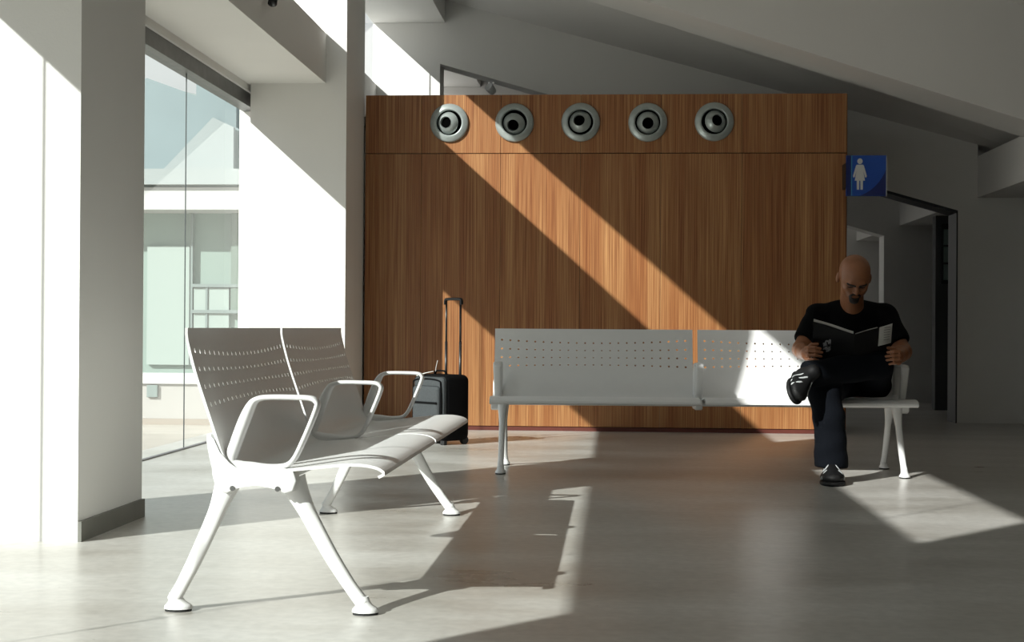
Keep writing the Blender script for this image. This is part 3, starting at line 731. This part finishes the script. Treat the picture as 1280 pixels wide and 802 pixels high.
# hands: palm + four fingers curled round the edge of the magazine + thumb behind it
def hand(wr, palm, knuck_dir, fingers, thumb):
    fs = [cap(wr, palm, .026, .030)]
    fs2 = []
    for j in fingers:
        for a, b, r1, r2 in j: fs2.append(cap(a, b, r1, r2))
    for a, b, r1, r2 in thumb: fs2.append(cap(a, b, r1, r2))
    return fs, fs2
def mkhand(wr, side, ex, ey, ez):
    """ex = x of the magazine edge; side +1: hand on the left edge, fingers run to +x"""
    s = side; fs = []
    pc = (ex - s * .030, ey + .020, ez)
    fs.append(cap(wr, pc, .026, .027))
    fs.append(ell(pc, (.024, .030, .042)))
    fl_ = []
    L = [.058, .066, .062, .048]; rr = [.0088, .0090, .0086, .0078]
    for i in range(4):
        z = ez + .031 - .0205 * i
        k0 = (ex - s * .034, ey - .002, z); k1 = (ex - s * .026, ey - .030, z + .002)
        k2 = (ex + s * (L[i] * .30 - .012), ey - .041, z + .001); k3 = (ex + s * (L[i] - .022), ey - .036, z - .004)
        fl_.append([cap(k0, k1, rr[i] * 1.15, rr[i] * 1.05), cap(k1, k2, rr[i] * 1.05, rr[i]), cap(k2, k3, rr[i], rr[i] * .85)])
    th = [cap((ex - s * .025, ey + .022, ez + .022), (ex - s * .004, ey + .014, ez + .046), .013, .011), cap((ex - s * .004, ey + .014, ez + .046), (ex + s * .026, ey + .004, ez + .050), .011, .009)]
    def f(X, Y, Z):
        d = smin(fs[0](X, Y, Z), fs[1](X, Y, Z), .015)
        for fg in fl_:
            g = fg[0](X, Y, Z)
            for q in fg[1:]: g = smin(g, q(X, Y, Z), .004)
            d = smin(d, g, .0035)
        g = smin(th[0](X, Y, Z), th[1](X, Y, Z), .005)
        return smin(d, g, .006)
    return f
def armf(sh, el, wr): return union([cap(sh, el, .052, .044), cap(el, tuple(np.array(el) * .62 + np.array(wr) * .38), .043, .042), cap(tuple(np.array(el) * .62 + np.array(wr) * .38), wr, .042, .027)], .02)
hR = mkhand(wrR, 1, 1.048, 7.925, .672); hL = mkhand(wrL, -1, 1.468, 7.925, .655)
aR = armf(shR, elR, wrR); aL = armf(shL, elL, wrL)
parts.append(nets(lambda X, Y, Z: smin(aR(X, Y, Z), hR(X, Y, Z), .012), (.94, 7.86, .58), (1.22, 8.41, .96), .0045))
parts.append(nets(lambda X, Y, Z: smin(aL(X, Y, Z), hL(X, Y, Z), .012), (1.40, 7.86, .57), (1.65, 8.41, .96), .0045))
torso = [cap(pel, ch, .105, .11), ell(uc, (.155, .095, .10)), cap(shR, shL, .045, .045), ell((1.35, 8.38, .62), (.15, .115, .12))]
legs_ = [cap(hpR, knR, .078, .055), cap(knR, anR, .055, .038), cap(hpL, knL, .078, .055), cap(knL, anL, .055, .038)]
parts.append(nets(union(torso + legs_, .03), (.9, 7.7, .0), (1.7, 8.6, 1.0), .012))
body = to_obj('body', parts, M_skin, man, ORG)

# brows, goatee
def shell(regs, off, lo, hi, h=.0028):
    def f(X, Y, Z):
        r = regs[0](X, Y, Z)
        for g in regs[1:]: r = np.minimum(r, g(X, Y, Z))
        return np.maximum(head_f(X, Y, Z) - off, r)
    return nets(f, lo, hi, h)
lo, hi = (1.20, 8.02, .90), (1.41, 8.25, 1.13)
for sd_ in (-1, 1):
    to_obj('eyebrow', [shell([hel((sd_ * .020, -.090, .004), (.014, .05, .0065)), hel((sd_ * .036, -.085, .008), (.016, .05, .0055))], .0042, lo, hi)], M_hair, man, ORG)
for sd_ in (-1, 1):
    to_obj('eyelid', [shell([hel((sd_ * .031, -.088, -.0130), (.016, .03, .0045))], .0016, lo, hi, .0024)], M_hair, man, ORG)
def goat(X, Y, Z):
    o_ = hel((0, -.092, -.080), (.034, .032, .036))(X, Y, Z); inn = hel((0, -.10, -.0685), (.020, .05, .0105))(X, Y, Z)
    return np.maximum(o_, -inn)
to_obj('goatee', [shell([goat], .0028, lo, hi)], M_hair, man, ORG)

# T-shirt
def wr_noise(X, Y, Z, a=.004, k=30): return a * (np.sin(X * k + 2 * np.sin(Z * k * .7)) * np.sin(Z * k * 1.1 + Y * 9))
tee_t = union([cap(pel, ch, .125, .128), ell(uc, (.180, .115, .105)), ell((1.35, 8.385, .60), (.175, .135, .13)), cap(shR, (1.255, 8.325, .915), .056, .05), cap(shL, (1.37, 8.325, .915), .056, .05),
               ell((1.34, 8.30, .66), (.15, .12, .12))], .04)
def sleeve(sh, el):
    e2 = tuple(np.array(sh) * .22 + np.array(el) * .78); return cap(sh, e2, .066, .067), np.array(e2), (np.array(el) - np.array(sh)) / np.linalg.norm(np.array(el) - np.array(sh))
slR, eR, dR = sleeve(shR, elR); slL, eL, dL = sleeve(shL, elL)
def tee(X, Y, Z):
    d = tee_t(X, Y, Z)
    for s_, e_, dd in ((slR, eR, dR), (slL, eL, dL)):
        c = s_(X, Y, Z); pl = (X - e_[0]) * dd[0] + (Y - e_[1]) * dd[1] + (Z - e_[2]) * dd[2]
        c = np.maximum(c, pl); d = smin(d, c, .022)
    d = d + wr_noise(X, Y, Z)
    nk = cap((1.312, 8.275, 1.004), (1.312, 8.36, 1.004), .074, .072)(X, Y, Z)
    d = np.maximum(d, -nk)
    return np.maximum(d, .47 - Z)
to_obj('t_shirt', [nets(tee, (.88, 8.05, .46), (1.72, 8.56, 1.02), .008)], M_tee, man, ORG)

# trousers
tr = union([ell((1.36, 8.40, .515), (.175, .135, .095)), cap(hpR, knR, .098, .086), cap(hpL, knL, .100, .084), cap(knR, (1.128, 7.86, .33), .086, .080)], .03)
def trs(X, Y, Z):
    d = tr(X, Y, Z)
    lower = cap((1.128, 7.86, .33), (1.136, 7.858, .095), .078, .088)(X, Y, Z)
    lower = np.maximum(lower, .078 - Z); d = smin(d, lower, .02)
    a = np.array(knL); b = np.array(anL) + (np.array(anL) - a) * -.02; dd = (b - a) / np.linalg.norm(b - a)
    c = cap(a, b, .076, .070)(X, Y, Z); pl = (X - b[0]) * dd[0] + (Y - b[1]) * dd[1] + (Z - b[2]) * dd[2]
    c = np.maximum(c, pl); d = smin(d, c, .014)
    d = d + wr_noise(X, Y, Z, .004, 26)
    return np.maximum(d, .428 - Z + np.where(Y < 8.07, -1, 0))
to_obj('trousers', [nets(trs, (.93, 7.70, .04), (1.62, 8.56, .76), .0075)], M_jean, man, ORG)

# shoes
def shoe(heel, toe, upv):
    heel, toe = Vector(heel), Vector(toe); f_ = (toe - heel); L = f_.length; f_.normalize(); up_ = Vector(upv); up_ = (up_ - f_ * up_.dot(f_)).normalized(); sd = f_.cross(up_)
    Rm = Matrix((f_, sd, up_)).transposed(); R_ = [[Rm[i][j] for j in range(3)] for i in range(3)]
    def W(a, b, c): return tuple(heel + f_ * a * L + sd * b + up_ * c)
    upper = union([ell(W(.62, 0, .040), (L * .36, .062, .036), R_), ell(W(.20, 0, .045), (L * .20, .038, .045), R_), cap(W(.20, 0, .05), W(.22, 0, .11), .040, .040), cap(W(.35, 0, .075), W(.72, 0, .042), .040, .034)], .02)
    def up_f(X, Y, Z):
        pl = -((X - heel.x) * up_.x + (Y - heel.y) * up_.y + (Z - heel.z) * up_.z) + .016
        return np.maximum(upper(X, Y, Z), pl)
    so_ = union([ell(W(.66, 0, .012), (L * .36, .066, .030), R_), ell(W(.22, 0, .012), (L * .23, .041, .030), R_)], .03)
    def so_f(X, Y, Z):
        h_ = (X - heel.x) * up_.x + (Y - heel.y) * up_.y + (Z - heel.z) * up_.z
        return np.maximum(np.maximum(so_(X, Y, Z), -h_), h_ - .022)
    c = [heel, toe]; lo_ = np.minimum(heel, toe) - .14; hi_ = np.maximum(heel, toe) + .14
    o = to_obj('shoe', [nets(up_f, lo_, hi_, .005)], M_shoe, man, ORG)
    s = to_obj('sole', [nets(so_f, lo_, hi_, .005)], M_sole, o, ORG)
    def st(cs, sg_):
        def f2(X, Y, Z):
            r = None
            for a in cs:
                for sgn in (sg_,):
                    g = cap(W(a, sgn * .064, .020), W(a - .16, sgn * .022, .100), .0062, .0062)(X, Y, Z); r = g if r is None else np.minimum(r, g)
            return np.maximum(up_f(X, Y, Z) - .0022, r)
        return f2
    for a in (.52, .66, .80):
        for sg_ in (-1, 1):
            p_ = to_obj('stripe', [nets(st([a], sg_), lo_, hi_, .0032)], M_stripe, o, ORG); p_['label'] = 'silver side stripe'
    t_ = to_obj('toe_cap', [nets(lambda X, Y, Z: np.maximum(up_f(X, Y, Z) - .0018, ell(W(.98, 0, .03), (.032, .07, .034), R_)(X, Y, Z)), lo_, hi_, .004)], M_sole, o, ORG)
shoe((1.142, 7.915, .0), (1.118, 7.625, .0), (0, 0, 1))
shoe((.955, 7.860, .560), (.900, 7.640, .435), (.75, -.30, .45))

# magazine
M_cover = mat('dark_cover', (.012, .012, .013), .22); M_page = mat('magazine_page', (.62, .61, .57), .55); M_photo = mat('printed_grey', (.22, .22, .21), .5, var=.5, scale=70); M_silver = mat('silver_print', (.16, .16, .17), .5, var=.8, scale=160)
MG = (1.25, 7.90, .66)
mg = empty('magazine', MG); tag(mg, 'open magazine with black cover and silver emblem held by the reading man', 'magazine')
def mpt(u, v, k=0):
    """u -1..1 across, v 0 (top)..1 (bottom); k lifts toward the reader"""
    a = abs(u); s = 1 if u > 0 else -1
    x = 1.253 + (.205 * u)
    zt = .776 + (.066 if u < 0 else .048) * (a ** 1.5) + .012 * sin(pi * a)
    yt = 7.872 + .032 * (1 - a) ** 2 * -1 + .03 * a
    return Vector((x, yt + .09 * v + k, zt - .235 * v))
def sheet(name, u0, u1, k, m_, th, parent, v1=1.0, rise=0, curl=0):
    bm = bmesh.new(); nu, nv = 14, 8; g = []
    for i in range(nu + 1):
        row = []
        for j in range(nv + 1):
            u = u0 + (u1 - u0) * i / nu; p = mpt(u, v1 * j / nv, k)
            p.z += rise * (1 - j / nv)
            if curl: p.z += curl * (abs(u)) ** 2 * .02; p.y += curl * .02 * abs(u) ** 3
            row.append(bm.verts.new(p - Vector(MG)))
        g.append(row)
    for i in range(nu):
        for j in range(nv): bm.faces.new((g[i][j], g[i + 1][j], g[i + 1][j + 1], g[i][j + 1]))
    r = bmesh.ops.solidify(bm, geom=bm.faces[:], thickness=th)
    return from_bm(name, bm, m_, parent, smooth=False)
sheet('cover', -1, 1, 0, M_cover, .0008, mg)
o = sheet('pages', -.99, -.02, .006, M_page, .007, mg, rise=.014); o['label'] = 'block of pale pages'
sheet('pages', .02, .62, .0055, M_page, .005, mg, rise=.004)
# a page that has folded over the right cover, showing its printed side
bm = bmesh.new(); g = []
for i in range(9):
    row = []
    for j in range(7):
        a = i / 8; v = j / 6 * (.42)
        p = mpt(.66 + .34 * a, v, -.004 - .012 * sin(pi * a)); p.z += .010 * a * (1 - v); p.x += .0
        row.append(bm.verts.new(p - Vector(MG)))
    g.append(row)
for i in range(8):
    for j in range(6): bm.faces.new((g[i][j], g[i + 1][j], g[i + 1][j + 1], g[i][j + 1]))
bmesh.ops.solidify(bm, geom=bm.faces[:], thickness=.0006)
o = from_bm('folded_page', bm, M_page, mg); o['label'] = 'folded page with small grey print'
fp = o
for k in range(6):
    bm = bmesh.new(); v = .05 + k * .055
    A = mpt(.78, v, -.020); B = mpt(.94, v, -.013)
    for q in (A, B): q.z += .006
    sweep(bm, [A - Vector(MG), B - Vector(MG)], .0022, .0006, n=4, ref=(0, 0, 1)); from_bm('print_line', bm, M_photo, fp)
# emblem: ragged silver blot made of strokes
bm = bmesh.new(); rnd = random.Random(9)
c = mpt(-.60, .44, -.004)
n_ = 30; ring = []
for i in range(n_):
    a = 2 * pi * i / n_; ro = .034 + rnd.uniform(-.010, .004); ri = .013 + rnd.uniform(-.010, .012)
    ring.append([bm.verts.new(c + Vector((r_ * cos(a), -.001 - r_ * sin(a) * .38, r_ * sin(a))) - Vector(MG)) for r_ in (ri, ro)])
for i in range(n_):
    if i % 7 != 2 or i in (9, 23): bm.faces.new((ring[i][0], ring[(i + 1) % n_][0], ring[(i + 1) % n_][1], ring[i][1]))
o = from_bm('emblem', bm, M_silver, mg); o['label'] = 'ragged silver emblem printed on the cover'; o.data.materials[0] = M_silver
